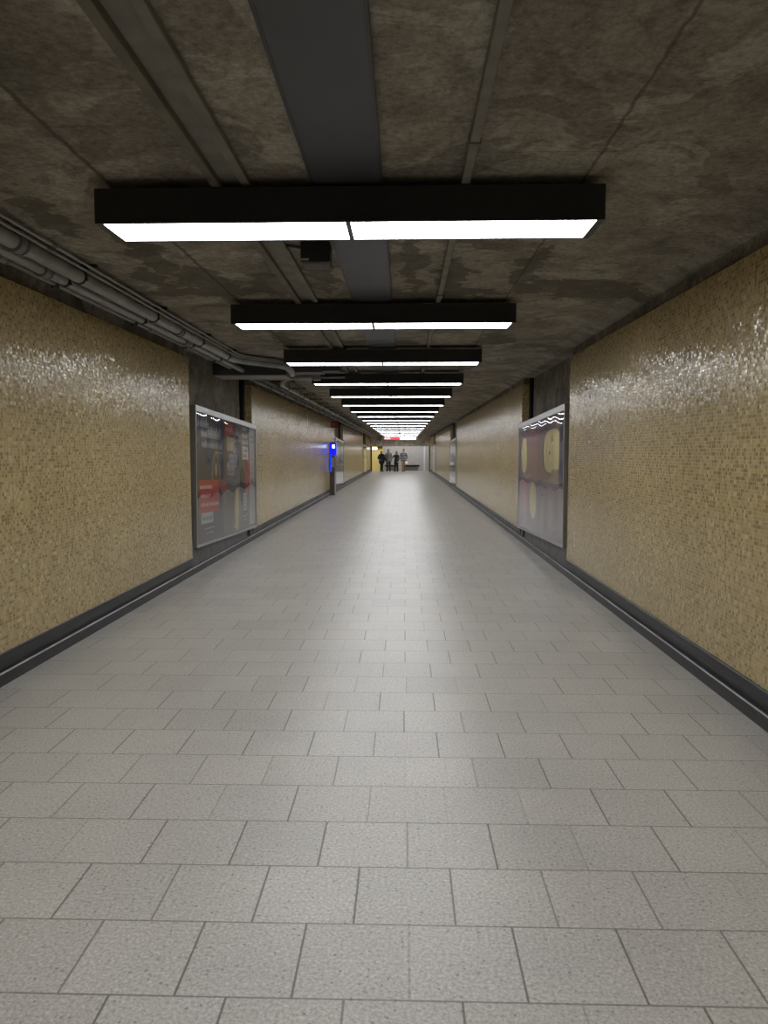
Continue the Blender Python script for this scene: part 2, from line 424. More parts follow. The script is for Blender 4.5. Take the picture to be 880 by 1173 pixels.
# ------------------------------------------------------------------ pipes on the left
def pipe(name, label, pts, r, mat, couplings=(), cr=1.35, clen=.11, group=None):
    base = Vector(pts[0]); t = thing(name, label, 'pipe', base, group)
    bm = bmesh.new(); tube(bm, [Vector(p)-base for p in pts], r, 16); link('pipe_run', bm, mat, t)
    for c in couplings:
        c = Vector(c)-base; bm = bmesh.new()
        tube(bm, [c+Vector((0,-clen/2,0)), c+Vector((0,-clen/2+.02,0))], r*cr, 16)
        tube(bm, [c+Vector((0,-clen/2+.02,0)), c+Vector((0,clen/2-.02,0))], r*cr*.9, 16)
        tube(bm, [c+Vector((0,clen/2-.02,0)), c+Vector((0,clen/2,0))], r*cr, 16)
        link('coupling', bm, PIPED, t)
    return t
BZ = 2.69
P1 = [(-2.30, YB, 2.785), (-2.30, 9.75, 2.785)] + arc((-2.30, 9.75, 2.785), (-2.30, 9.98, 2.785), (-2.14, 10.2, 2.785), 5)[1:] \
   + [(-1.80, 10.66, 2.785)] + arc((-1.80, 10.66, 2.785), (-1.67, 10.82, 2.785), (-1.67, 10.98, 2.74), 5)[1:] + [(-1.67, 11.15, 2.71)]
pipe('steel_pipe', 'thickest grey pipe high along the near left wall, bending right at the cross beam', P1, .049, PIPE,
     [(-2.30, 4.45, 2.785), (-2.30, 7.6, 2.785), (-2.30, 1.3, 2.785)])
pipe('steel_pipe', 'medium grey pipe beside the thickest one, near left wall, ending at the cross beam',
     [(-2.405, YB, 2.755), (-2.405, 11.08, 2.755)], .036, PIPE, [(-2.405, 5.0, 2.755), (-2.405, 8.2, 2.755)], 1.4)
pipe('steel_pipe', 'lowest slim pipe of the near left bundle, next to the mosaic top',
     [(-2.475, YB, 2.735), (-2.475, 10.6, 2.735)], .017, PIPED, [(-2.475, 4.6, 2.735), (-2.475, 7.3, 2.735)], 1.7)
for X, Z, l in ((-2.195, 2.836, 'upper of two thin grey conduits above the thick pipe on the near left'),
                (-2.228, 2.815, 'lower of two thin grey conduits above the thick pipe on the near left')):
    o = .02 if X > -2.2 else 0
    pts = [(X, YB, Z), (X, 9.8, Z)] + arc((X, 9.8, Z), (X, 9.98, Z), (X+.12, 10.15+o, Z), 4)[1:] + [(-1.62+o, 10.75+o, Z)]
    pipe('thin_conduit', l, pts, .0105, PIPE, [(X, y, Z) for y in (2.2, 4.7, 7.2)], 1.3, .07, 'thin conduits above the thick pipe')
# clamps across the near bundle
def make_bracket(label, x0, x1, rings):
    t = thing('pipe_bracket', label, 'bracket', (x0, 0, ZC), 'dark clamps holding the pipes')
    bm = bmesh.new(); box(bm, x1-x0, .0, -.018, .018, -.026, -.004); link('cross_bar', bm, CLAMP, t)
    for X, Z, r in rings:
        bm = bmesh.new(); c = Vector((X-x0, 0, Z-ZC))
        tube(bm, [c+Vector((0,-.014,0)), c+Vector((0,.014,0))], r+.007, 16)
        for s in (-1, 1):
            a = c+Vector((s*(r+.004), 0, .0))
            tube(bm, [a, Vector((a.x, 0, -.01))], .006, 8)
            tube(bm, [a+Vector((0,0,-.03)), a+Vector((0,0,-.015))], .011, 6)
        link('pipe_clamp', bm, CLAMP, t)
    return t
NR = [(-2.30, 2.785, .049), (-2.405, 2.755, .036), (-2.475, 2.735, .017)]
nb = make_bracket('dark pipe clamp on the near left bundle, closest to the nearest ceiling light', -2.17, -2.52, NR)
nb.location.y = 5.3
for y, l in ((6.85, 'dark pipe clamp on the near left bundle, second after the nearest light'),
             (8.4, 'dark pipe clamp on the near left bundle, third after the nearest light'),
             (9.65, 'dark pipe clamp on the near left bundle, just before the pipe bend'),
             (3.75, 'dark pipe clamp on the near left bundle, cut by the left picture edge')):
    dup(nb, (nb.location.x, y, ZC), l)
# cross beam above the first left alcove, then thinner trunking
t = thing('cross_trunking', 'dark grey metal beam crossing the ceiling above the left alcove, pipes ending on it', 'trunking', (-2.85, 11.1, ZC))
bm = bmesh.new(); box(bm, 0, 1.09, 0, .62, -.18, -.002, 0, .006); link('beam', bm, GREYP, t)
bm = bmesh.new(); box(bm, 1.10, 1.62, .1, .5, -.13, -.002, 0, .006); box(bm, 1.62, 1.88, .14, .46, -.11, -.002, 0, .006); link('trunking_box', bm, GREYP, t)
bm = bmesh.new(); box(bm, -.0, 1.06, .02, .60, -.188, -.18); link('soffit_plate', bm, simple('pale_grey_soffit', (.30,.29,.26), .7), t)
# continuing pipes beyond the beam
pipe('steel_pipe', 'grey pipe angling back to the left wall beyond the cross beam',
     [(-1.45, 11.95, 2.735), (-1.75, 11.95, 2.735)] + arc((-1.75, 11.95, 2.735), (-1.85, 11.95, 2.735), (-1.93, 12.2, 2.735), 5)[1:] + [(-2.12, 12.95, 2.735)]
     + arc((-2.12, 12.95, 2.735), (-2.18, 13.2, 2.735), (-2.18, 13.5, 2.735), 5)[1:] + [(-2.18, 57.4, 2.735)], .036, PIPE,
     [(-2.18, 16+i*3.1, 2.735) for i in range(12)])
pipe('steel_pipe', 'slim grey pipe above the far left walls, nearest the mosaic beyond the cross beam',
     [(-2.50, 11.75, 2.735), (-2.50, 57.4, 2.735)], .026, PIPE, [(-2.50, 12.6, 2.735)]+[(-2.50, 15+i*3.1, 2.735) for i in range(12)])
pipe('steel_pipe', 'middle grey pipe of the bundle running along the far left walls',
     [(-2.36, 11.75, 2.755), (-2.36, 57.4, 2.755)], .024, PIPED, [(-2.36, 14.4+i*3.1, 2.755) for i in range(12)])
pipe('thin_conduit', 'thin conduit on the ceiling side of the far left pipe bundle',
     [(-2.08, 13.2, 2.82), (-2.08, 57.4, 2.82)], .012, PIPED, [(-2.08, 14.4+i*3.1, 2.82) for i in range(10)], 1.3, .07)
fb = make_bracket('dark pipe clamp on the far left bundle, first beyond the cross beam', -2.04, -2.55,
                  [(-2.18, 2.735, .036), (-2.50, 2.735, .026), (-2.36, 2.755, .024)])
fb.location.y = 13.9
for i in range(1, 16):
    dup(fb, (fb.location.x, 13.9+i*1.55*1.0, ZC), 'dark pipe clamp on the far left bundle, %s beyond the cross beam' % ORD[i])
t = thing('junction_box', 'small grey junction box on the ceiling behind the third light, left side', 'junction box', (-1.40, 11.95, 2.735))
bm = bmesh.new(); box(bm, -.06, .06, -.06, .06, -.045, .113, 0, .006); link('box_body', bm, PIPE, t)
bm = bmesh.new(); tube(bm, [(.06, 0, 0), (.45, 0, 0)], .016, 10); link('stub_pipe', bm, PIPE, t)

# ------------------------------------------------------------------ advertising panels
def cover_mat():
    b = NB('clear_acrylic_cover')
    fr = b.n('ShaderNodeFresnel'); fr.inputs[0].default_value = 1.42
    tr = b.n('ShaderNodeBsdfTransparent'); tr.inputs[0].default_value = (.97, .97, .97, 1)
    gl = b.n('ShaderNodeBsdfGlossy'); gl.inputs[0].default_value = (1, 1, 1, 1); gl.inputs['Roughness'].default_value = .015
    mx = b.n('ShaderNodeMixShader')
    b.t.links.new(fr.outputs[0], mx.inputs[0]); b.t.links.new(tr.outputs[0], mx.inputs[1]); b.t.links.new(gl.outputs[0], mx.inputs[2])
    b.t.links.new(mx.outputs[0], b.out.inputs[0]); return b.done()
COVER = cover_mat()
_pm = {}
def PM(c):
    if c not in _pm: _pm[c] = simple('print_ink', c, .6, 0, .05, 3)
    return _pm[c]
class Print:
    """flat printed sheet: s runs along the panel (0 near .. LEN far), h up (0 .. HT); later shapes lie on top"""
    def __init__(self): self.bm = bmesh.new(); self.mats = []; self.lay = 0; self.warp = None; self.lim = (.02, 3.7, .02, 1.76)
    def mi(self, c):
        m = PM(c)
        if m not in self.mats: self.mats.append(m)
        return self.mats.index(m)
    def poly(self, pts, c, step=True):
        if step: self.lay += 1
        d = self.lay*.00012; s0, s1, h0, h1 = self.lim
        pts = [(min(max(s, s0), s1), min(max(h, h0), h1)) for s, h in pts]
        if self.warp: pts = [(self.warp(s), h) for s, h in pts]
        f = self.bm.faces.new([self.bm.verts.new((d, s, h)) for s, h in pts]); f.material_index = self.mi(c)
    def rect(self, s0, s1, h0, h1, c, sk=0): self.poly([(s0, h0), (s1, h0+sk), (s1, h1+sk), (s0, h1)], c)
    def blob(self, cs, ch, rs, rh, c, p=2.0, n=40):
        pts = []
        for k in range(n):
            a = 2*PI*k/n; ca, sa = math.cos(a), math.sin(a)
            pts.append((cs+rs*math.copysign(abs(ca)**(2/p), ca), ch+rh*math.copysign(abs(sa)**(2/p), sa)))
        self.poly(pts, c)
    def scrawl(self, s0, s1, h0, h1, c, seed=1, dens=.62, sk=0):
        """a line of lettering too blurred to read: uneven upright strokes"""
        r = random.Random(seed); s = s0; self.lay += 1; H = h1-h0
        while s < s1:
            w = H*r.uniform(.25, .5); 
            if r.random() < .12: s += H*.35; continue
            e = min(s+w*dens, s1); o = sk*(s-s0)
            lo = h0+o; hi = h0+o+H*r.choice((.72, .72, 1.0))
            self.poly([(s, lo), (e, lo), (e, hi), (s, hi)], c, False)
            if r.random() < .6: self.poly([(e, lo+H*.3), (min(e+w*.4, s1), lo+H*.3), (min(e+w*.4, s1), lo+H*.45), (e, lo+H*.45)], c, False)
            s += w
def make_panel(label, loc, side, LEN, HT, tilt, fill, seed, group=None):
    """a panel along y; side -1 = left wall (faces +x), +1 = right wall (faces -x)"""
    t = thing('advertising_panel', label, 'advertising panel', loc, group)
    t.rotation_euler = (tilt, 0, 0)
    q = -side
    def B(bm, d0, d1, *a, **k): box(bm, min(q*d0, q*d1), max(q*d0, q*d1), *a, **k)
    bm = bmesh.new(); B(bm, -.07, -.006, .01, LEN-.01, .01, HT-.01); link('back_box', bm, simple('panel_back', (.2,.2,.2), .6), t)
    fw = .034
    bm = bmesh.new()
    B(bm, -.072, .028, 0, LEN, HT-.075, HT); B(bm, -.072, .028, 0, LEN, 0, fw)
    B(bm, -.072, .028, 0, fw, fw, HT-.075); B(bm, -.072, .028, LEN-fw, LEN, fw, HT-.075)
    link('frame', bm, ALU, t)
    pr = Print(); pr.lim = (.03, LEN-.03, .03, HT-.065); fill(pr, LEN, HT)
    for v in pr.bm.verts: v.co.x *= q
    pr_o = bpy.data.meshes.new('print'); pr.bm.to_mesh(pr_o); pr.bm.free()
    for m in pr.mats: pr_o.materials.append(m)
    o = bpy.data.objects.new('print', pr_o); COL.objects.link(o); o.parent = t
    # wavy clear cover
    r = random.Random(seed); bm = bmesh.new(); ny, nz = 96, 48
    ph = [r.uniform(0, 6.28) for _ in range(6)]
    def dsp(s, h):
        k = 8.5; w = math.sin(k*s+ph[0]+.7*math.sin(2.3*s+ph[1]))
        return .006-.009*(h-.9)+.0018*math.sin(4.0*(h-1.6))*w + .0007*math.sin(2.6*h+ph[3]) + .0005*math.sin(1.9*s+ph[4])
    g = [[bm.verts.new((q*(.012+dsp(s, h)), s, h)) for h in [fw+(HT-.075-fw)*j/nz for j in range(nz+1)]] for s in [fw+(LEN-2*fw)*i/ny for i in range(ny+1)]]
    for i in range(ny):
        for j in range(nz): bm.faces.new((g[i][j], g[i+1][j], g[i+1][j+1], g[i][j+1]))
    o = link('clear_cover', bm, COVER, t, True)
    if o.data.polygons[0].normal.x*q < 0: o.data.flip_normals()
    return t

def fill_montage(p, L, H):
    p.warp = lambda s: L*(1/(1-.2918*s/L)-1)/.4120      # items crowd towards the near edge of the sheet
    G = (.15, .15, .175)
    p.rect(.04, L-.04, .04, H-.07, G)
    S = lambda px_: px_           # layout helper left plain
    # (fractions of the sheet)
    R = lambda a, b, c, d, col, sk=0: p.rect(a*L, b*L, c*H, d*H, col, sk)
    R(.02, .34, .45, .93, (.10, .10, .12)); R(.34, .50, .30, .93, (.09, .09, .14)); R(.50, .62, .18, .93, (.15, .13, .12))
    R(.62, .84, .05, .93, (.17, .15, .14)); R(.84, .90, .05, .93, (.13, .12, .15))
    p.blob(.62*L, .30*H, .16*L, .33*H, (.22, .20, .18), 2.6)                    # brown figure
    p.blob(.60*L, .60*H, .035*L, .035*H, (.55, .48, .40)); p.blob(.56*L, .585*H, .02*L, .04*H, (.6, .6, .6))
    p.blob(.70*L, .22*H, .035*L, .19*H, (.62, .50, .20), 2.0); p.rect(.655*L, .72*L, .05*H, .10*H, (.62, .50, .24))
    p.poly([(.28*L, .42*H), (.44*L, .42*H), (.43*L, .55*H), (.40*L, .66*H), (.36*L, .705*H), (.32*L, .66*H), (.29*L, .55*H)], (.36, .31, .25))
    p.poly([(.30*L, .42*H), (.42*L, .42*H), (.41*L, .55*H), (.385*L, .645*H), (.36*L, .68*H), (.335*L, .645*H), (.31*L, .55*H)], (.11, .095, .085))
    p.blob(.36*L, .555*H, .018*L, .05*H, (.55, .50, .42))
    p.blob(.79*L, .42*H, .045*L, .17*H, (.04, .055, .06), 2.2); p.poly([(.83*L, .33*H), (.90*L, .35*H), (.90*L, .70*H), (.87*L, .66*H), (.84*L, .48*H)], (.45, .05, .09))
    p.blob(.49*L, .42*H, .05*L, .075*H, (.52, .14, .10)); p.poly([(.46*L, .38*H), (.52*L, .38*H), (.50*L, .24*H)], (.28, .27, .30))
    LG = (.52, .52, .55)
    p.scrawl(.06*L, .24*L, .86*H, .925*H, LG, 1); p.scrawl(.12*L, .22*L, .79*H, .845*H, LG, 2); p.scrawl(.23*L, .44*L, .79*H, .875*H, LG, 3)
    p.scrawl(.12*L, .46*L, .715*H, .765*H, LG, 4); p.scrawl(.36*L, .46*L, .68*H, .70*H, LG, 5)
    R(.50, .64, .845, .945, (.42, .08, .07)); p.scrawl(.515*L, .63*L, .87*H, .92*H, (.55, .42, .40), 6)
    R(.535, .66, .715, .83, (.60, .52, .33)); p.blob(.66*L, .73*H, .03*L, .035*H, (.42, .42, .34))
    p.scrawl(.65*L, .74*L, .855*H, .90*H, LG, 7); p.scrawl(.66*L, .76*L, .80*H, .83*H, LG, 8)
    R(.57, .70, .575, .69, (.42, .42, .50)); p.scrawl(.58*L, .69*L, .645*H, .67*H, (.22, .22, .32), 9); p.scrawl(.58*L, .69*L, .60*H, .62*H, (.22, .22, .32), 10)
    R(.54, .65, .51, .575, (.46, .40, .44)); p.scrawl(.55*L, .64*L, .53*H, .55*H, (.3, .12, .16), 11)
    for i, (a, b) in enumerate(((.92, .955), (.85, .895), (.79, .835))): p.scrawl(.79*L, (.87 if i < 2 else .885)*L, a*H, b*H, LG, 12+i)
    R(.79, .885, .655, .775, (.58, .58, .60)); p.scrawl(.80*L, .87*L, .725*H, .755*H, (.2, .2, .22), 16); p.scrawl(.80*L, .87*L, .675*H, .705*H, (.2, .2, .22), 17)
    R(.80, .855, .19, .35, (.50, .50, .50)); 
    for k in range(4): p.scrawl(.81*L, .845*L, (.21+.035*k)*H, (.23+.035*k)*H, (.16, .16, .17), 20+k)
    p.scrawl(.78*L, .88*L, .135*H, .15*H, LG, 25); p.scrawl(.80*L, .86*L, .10*H, .115*H, LG, 26)
    # red card and its white tag
    p.poly([(.07*L, .235*H), (.40*L, .235*H), (.40*L, .475*H), (.07*L, .475*H)], (.60, .10, .085))
    W = (.78, .72, .70)
    p.scrawl(.09*L, .29*L, .41*H, .445*H, W, 30); p.scrawl(.09*L, .26*L, .345*H, .38*H, W, 31); p.scrawl(.09*L, .39*L, .28*H, .315*H, W, 32)
    p.rect(.10*L, .30*L, .155*H, .235*H, (.62, .62, .64)); p.scrawl(.12*L, .285*L, .18*H, .21*H, (.20, .20, .26), 33)
    p.scrawl(.16*L, .32*L, .11*H, .125*H, LG, 34); p.scrawl(.19*L, .30*L, .075*H, .093*H, (.5, .5, .5), 35)
    # pale strip at the far edge with small marks
    R(.905, .985, .045, .955, (.50, .50, .51))
    p.scrawl(.92*L, .97*L, .86*H, .90*H, (.17, .17, .18), 40); p.scrawl(.92*L, .97*L, .82*H, .845*H, (.2, .2, .2), 41)
    for k, z in enumerate((.73, .66, .59, .53)): p.blob(.945*L, z*H, .008*L, .01*H, (.3, .3, .3))
    p.rect(.928*L, .965*L, .44*H, .475*H, (.55, .10, .12)); p.rect(.938*L, .955*L, .45*H, .465*H, (.6, .5, .5)); p.scrawl(.93*L, .965*L, .38*H, .40*H, (.25, .25, .28), 42)

def fill_mauve(p, L, H):
    Mv = (.30, .235, .27); Pk = (.36, .20, .235); Yl = (.88, .80, .50)
    p.rect(.04, L-.04, .04, H-.07, (.42, .36, .41))
    p.rect(.04*L, .94*L, .52*H, .955*H, (.36, .28, .33))
    p.rect(.62*L, .72*L, .50*H, .90*H, (.44, .29, .30)); p.rect(.54*L, .66*L, .48*H, .93*H, (.42, .27, .32))
    p.rect(.16*L, .60*L, .47*H, .62*H, (.40, .29, .33))
    p.poly([(.12*L, .50*H), (.30*L, .50*H), (.30*L, .62*H), (.24*L, .88*H), (.12*L, .90*H)], (.36, .28, .27))
    # near large oval, far slimmer oval, low oval
    p.blob(.24*L, .69*H, .16*L, .165*H, Yl, 2.9); p.blob(.865*L, .69*H, .07*L, .16*H, Yl, 2.9)
    p.rect(.15*L, .25*L, .42*H, .55*H, (.50, .40, .31))
    p.poly([(.74*L, .20*H), (.93*L, .20*H), (.93*L, .475*H), (.74*L, .475*H)], (.56, .25, .32))
    p.blob(.22*L, .29*H, .15*L, .20*H, (.50, .43, .44), 2.8)
    p.rect(.40*L, .62*L, .18*H, .47*H, (.38, .32, .38))
    p.rect(.405*L, .42*L, .35*H, .47*H, (.46, .42, .42)); p.blob(.415*L, .35*H, .012*L, .012*H, (.10, .07, .08))
    p.blob(.63*L, .295*H, .08*L, .16*H, (.80, .70, .38), 2.2)
    p.blob(.28*L, .68*H, .010*L, .013*H, (.14, .10, .06)); p.blob(.66*L, .69*H, .006*L, .012*H, (.14, .08, .09))
    p.rect(.045*L, .11*L, .43*H, .90*H, (.17, .14, .20))
    p.blob(.18*L, .115*H, .014*L, .012*H, (.55, .45, .50))
    for z0, z1, a, b in ((.135, .11, .115, .095), (.11, .085, .095, .115)): p.poly([(a*L, z0*H), (a*L+.03, z0*H), (b*L+.03, z1*H), (b*L, z1*H)], (.6, .55, .58))
def fill_grey(seed, base, dark, lo=.5, hi=.9):
    def f(p, L, H):
        r = random.Random(seed)
        p.rect(.04, L-.04, .04, H-.07, base)
        for k in range(7):
            p.blob(r.uniform(.2, .8)*L, r.uniform(lo, hi)*H, r.uniform(.05, .16)*L, r.uniform(.05, .13)*H, dark if k % 2 else tuple(min(1, c*1.8) for c in dark), 2.3)
        p.rect(.06*L, .94*L, .06*H, .26*H, tuple(min(1, c*1.12) for c in base))
        p.scrawl(.12*L, .7*L, .15*H, .2*H, (.25, .25, .27), seed)
    return f
TLT = -math.radians(1.82)
make_panel('framed advert of dark people photos with a red card, first alcove on the left', (-2.676, 9.36, .322), -1, 3.86, 1.827, TLT, fill_montage, 3)
make_panel('framed mauve advert with pale yellow ovals, first alcove on the right', (2.036, 9.39, .335), 1, 3.76, 1.82, TLT, fill_mauve, 11)
make_panel('grey and black picture advert beside the blue-lit help point', (-2.676, 28.75, .30), -1, 3.75, 1.82, TLT, fill_grey(5, (.50, .50, .52), (.10, .10, .11), .42, .85), 5)
make_panel('white and blue advert in the farthest alcove on the left', (-2.676, 48.4, .25), -1, 3.75, 1.82, TLT, fill_grey(8, (.62, .64, .70), (.12, .16, .28), .3, .6), 8)
make_panel('silvery grey advert with dark shapes, second alcove on the right', (2.036, 29.25, .30), 1, 3.8, 1.82, TLT, fill_grey(9, (.56, .56, .58), (.09, .09, .11), .38, .7), 9)
make_panel('pale bluish advert in the farthest alcove on the right', (2.036, 48.85, .25), 1, 3.6, 1.82, TLT, fill_grey(12, (.62, .63, .68), (.20, .20, .26), .3, .5), 12)

# ------------------------------------------------------------------ left wall fittings
BLUE = emit('blue_lit_panel', (.006, .012, 1.0), 1.15); BLUE2 = emit('blue_lit_strip', (.012, .07, 1.0), .75); WLAMP = emit('white_lamp', (.8, .95, 1), 5)
t = thing('help_point', 'tall brown post with glowing blue box, fixed to the left mosaic wall', 'help point', (-2.655, 26.4, 0))
BRN = simple('brown_metal', (.11, .085, .06), .45, .3)
bm = bmesh.new(); box(bm, 0, .16, .03, .33, 0, 1.43, 0, .006); po = link('post', bm, BRN, t)
bm = bmesh.new(); box(bm, .0, .205, .0, .36, 1.44, 1.90, 0, .01); lb = link('lamp_box', bm, simple('dark_case', (.02,.02,.04), .4), t)
bm = bmesh.new(); box(bm, .012, .193, -.006, 0, 1.455, 1.86); box(bm, .205, .211, .02, .34, 1.455, 1.86); link('blue_panel', bm, BLUE, lb)
bm = bmesh.new(); box(bm, .10, .18, -.012, -.006, 1.69, 1.80); link('white_lamp', bm, WLAMP, lb)
bm = bmesh.new(); box(bm, .01, .07, .018, .03, .84, 1.43); link('blue_strip', bm, BLUE2, po)
bm = bmesh.new(); box(bm, .075, .15, .015, .03, 1.0, 1.35); box(bm, .095, .13, .005, .015, 1.22, 1.28); link('call_plate', bm, ALU, po)
bm = bmesh.new(); box(bm, .16, .185, .05, .31, .12, .85); link('side_guard', bm, ALU, t)

t = thing('fire_sign', 'small dark red flag sign with pale hose symbol, above the blue-lit help point', 'sign', (-2.675, 26.9, 2.40))
bm = bmesh.new(); box(bm, 0, .30, 0, .02, .02, .275, 0, .004); pl = link('plate', bm, simple('dark_red_enamel', (.17, .022, .016), .4), t)
bm = bmesh.new()
pts = [(.15+.075*math.cos(a), -.006, .148+.08*math.sin(a)) for a in [math.radians(100+k*16) for k in range(11)]]
tube(bm, pts, .009, 6); tube(bm, [(.10, -.006, .148), (.215, -.006, .148)], .008, 6); tube(bm, [(.12, -.006, .10), (.165, -.006, .10)], .008, 6)
link('symbol', bm, simple('pale_pink_symbol', (.45, .25, .22), .5), pl)
bm = bmesh.new(); box(bm, 0, .02, -.015, .035, 0, .295); link('bracket', bm, ALU, t)

t = thing('hanging_hook', 'small white hook hanging by a thin cord on the left mosaic wall', 'hook', (-2.665, 20.5, 2.20))
bm = bmesh.new(); tube(bm, [(0, 0, .06), (0, .0, .43)], .006, 8); link('line', bm, simple('grey_white_cord', (.5,.5,.5), .5), t)
bm = bmesh.new(); tube(bm, [(.0, 0, .07)]+[(.0+.0, .045*math.cos(a)-.045+.045, .03+.04*math.sin(a)) for a in [math.radians(90-k*30) for k in range(9)]], .020, 8)
link('hook', bm, simple('white_hook', (.85,.85,.85), .3), t)

# ------------------------------------------------------------------ far end things
t = thing('hanging_sign', 'lit sign hung across the far end, red left half, white right half', 'sign', (-.335, 56.5, 2.44))
bm = bmesh.new(); box(bm, -1.25, 1.25, 0, .2, 0, .26, 0, .02); link('sign_case', bm, BLACK, t)
bm = bmesh.new(); box(bm, -1.22, -.03, -.012, 0, .03, .23); link('red_panel', bm, emit('red_sign_light', (.95, .10, .12), .9), t)
bm = bmesh.new(); box(bm, -1.18, -.72, -.018, -.012, .07, .19); link('pale_panel', bm, emit('pale_pink_sign_light', (1, .62, .66), 1.0), t)
bm = bmesh.new(); box(bm, .0, 1.22, -.012, 0, .03, .23); link('white_panel', bm, emit('white_sign_light', (1, 1, 1), 1.5), t)
for x in (-.9, .9):
    bm = bmesh.new(); tube(bm, [(x, .1, .24), (x, .1, ZC-2.44)], .015, 8); link('hanger_rod', bm, BLACK, t)
t = thing('lit_sign', 'small white lit box sign on the yellow wall at the far left', 'sign', (-2.47, 62.0, 1.72))
bm = bmesh.new(); box(bm, -.22, .22, -.08, 0, 0, .22, 0, .01); link('sign_case', bm, simple('white_case', (.7,.7,.7), .5), t)
bm = bmesh.new(); box(bm, -.20, .20, -.09, -.08, .02, .20); link('lit_face', bm, emit('white_lit_face', (1, 1, 1), 3.0), t)
t = thing('wall_cabinet', 'long thin dark box at the top of the far yellow wall', 'box', (-2.02, 62.0, 1.90))
bm = bmesh.new(); box(bm, -.22, .22, -.14, .004, 0, .13, 0, .01); link('case', bm, BLACK, t)
def bench(label, x0, x1):
    t = thing('bench', label, 'bench', ((x0+x1)/2, 61.7, 0), 'benches along the far wall'); L = (x1-x0)/2
    bm = bmesh.new(); box(bm, -L, L, -.25, .25, .34, .47, 0, .02); link('seat', bm, VOID, t)
    bm = bmesh.new(); box(bm, -L+.12, L-.12, -.14, .2, 0, .36); link('plinth', bm, simple('grey_plinth', (.22,.21,.2), .7), t)
bench('long black bench at the far white wall, right of the walking group', -.05, 1.28)
bench('black bench at the far white wall, behind the three darkly dressed people', -1.62, -.48)
t = thing('white_bag', 'small white bag on the end of the far right bench', 'bag', (.17, 61.6, .47))
bm = bmesh.new(); bmesh.ops.create_uvsphere(bm, u_segments=16, v_segments=10, radius=.15)
for v in bm.verts: v.co = Vector((v.co.x*.9, v.co.y*.7, max(-.10, v.co.z*(1.05 if v.co.z < .04 else 1.25))+.10))
bb = link('bag_body', bm, simple('white_plastic', (.9,.9,.9), .4), t, True)
bm = bmesh.new(); tube(bm, [(-.05, 0, .2)]+[(.05*math.cos(a)*-1, 0, .22+.05*math.sin(a)) for a in [math.radians(k*30) for k in range(7)]]+[(.05, 0, .2)], .009, 6)
link('handle', bm, simple('white_plastic_handle', (.85,.85,.85), .4), bb)

# ------------------------------------------------------------------ people
def capsule(bm, a, ra, b, rb, sx=1.0, seg=14, rings=5):
    a, b = Vector(a), Vector(b); d = b-a; L = d.length or 1e-4; t = d/L
    u = Vector((1,0,0)) if abs(t.x) < .9 else Vector((0,1,0))
    w = t.cross(u).normalized(); u = w.cross(t).normalized()
    R = []
    for i in range(rings+1):
        th = -PI/2+PI/2*i/rings; R.append((a+t*ra*math.sin(th), ra*math.cos(th)))
    for i in range(rings+1):
        th = PI/2*i/rings; R.append((b+t*rb*math.sin(th), rb*math.cos(th)))
    prev = None
    for i, (c, r) in enumerate(R):
        if r < 1e-5: cur = [bm.verts.new(c)]
        else: cur = [bm.verts.new(c+u*math.cos(2*PI*k/seg)*r*sx+w*math.sin(2*PI*k/seg)*r) for k in range(seg)]
        if prev:
            for k in range(seg):
                A = prev[k % len(prev)]; A2 = prev[(k+1) % len(prev)]; B = cur[k % len(cur)]; B2 = cur[(k+1) % len(cur)]
                vs = []
                for v in (A, A2, B2, B):
                    if v not in vs: vs.append(v)
                if len(vs) > 2: bm.faces.new(vs)
        prev = cur
def ball(bm, c, rx, ry, rz):
    m = Matrix.Translation(Vector(c)) @ Matrix.Diagonal((rx, ry, rz, 1))
    bmesh.ops.create_uvsphere(bm, u_segments=20, v_segments=14, radius=1, matrix=m)
def fuse(name, bm, mats, parent, vox, sm=4, paint=None):
    """unite overlapping volumes into one continuous skin"""
    bmesh.ops.recalc_face_normals(bm, faces=bm.faces[:])
    me = bpy.data.meshes.new(name); bm.to_mesh(me); bm.free()
    o = bpy.data.objects.new(name, me); COL.objects.link(o)
    r = o.modifiers.new('r', 'REMESH'); r.mode = 'VOXEL'; r.voxel_size = vox
    s = o.modifiers.new('s', 'SMOOTH'); s.factor = .5; s.iterations = sm
    dg = bpy.context.evaluated_depsgraph_get(); dg.update()
    nm = bpy.data.meshes.new_from_object(o.evaluated_get(dg))
    o.modifiers.clear(); o.data = nm; bpy.data.meshes.remove(me)
    nm.materials.clear()
    for m in (mats if isinstance(mats, list) else [mats]): nm.materials.append(m)
    for p in nm.polygons:
        p.use_smooth = True
        if paint: p.material_index = paint(p.center)
    o.parent = parent; return o
SKIN = simple('skin', (.46, .27, .19), .5, 0, .06, 10); SKIN2 = simple('deep_skin', (.20, .11, .075), .5, 0, .06, 10)
LIP = simple('lip', (.35, .13, .11), .5); EYE = simple('eye_dark', (.02, .015, .012), .3)
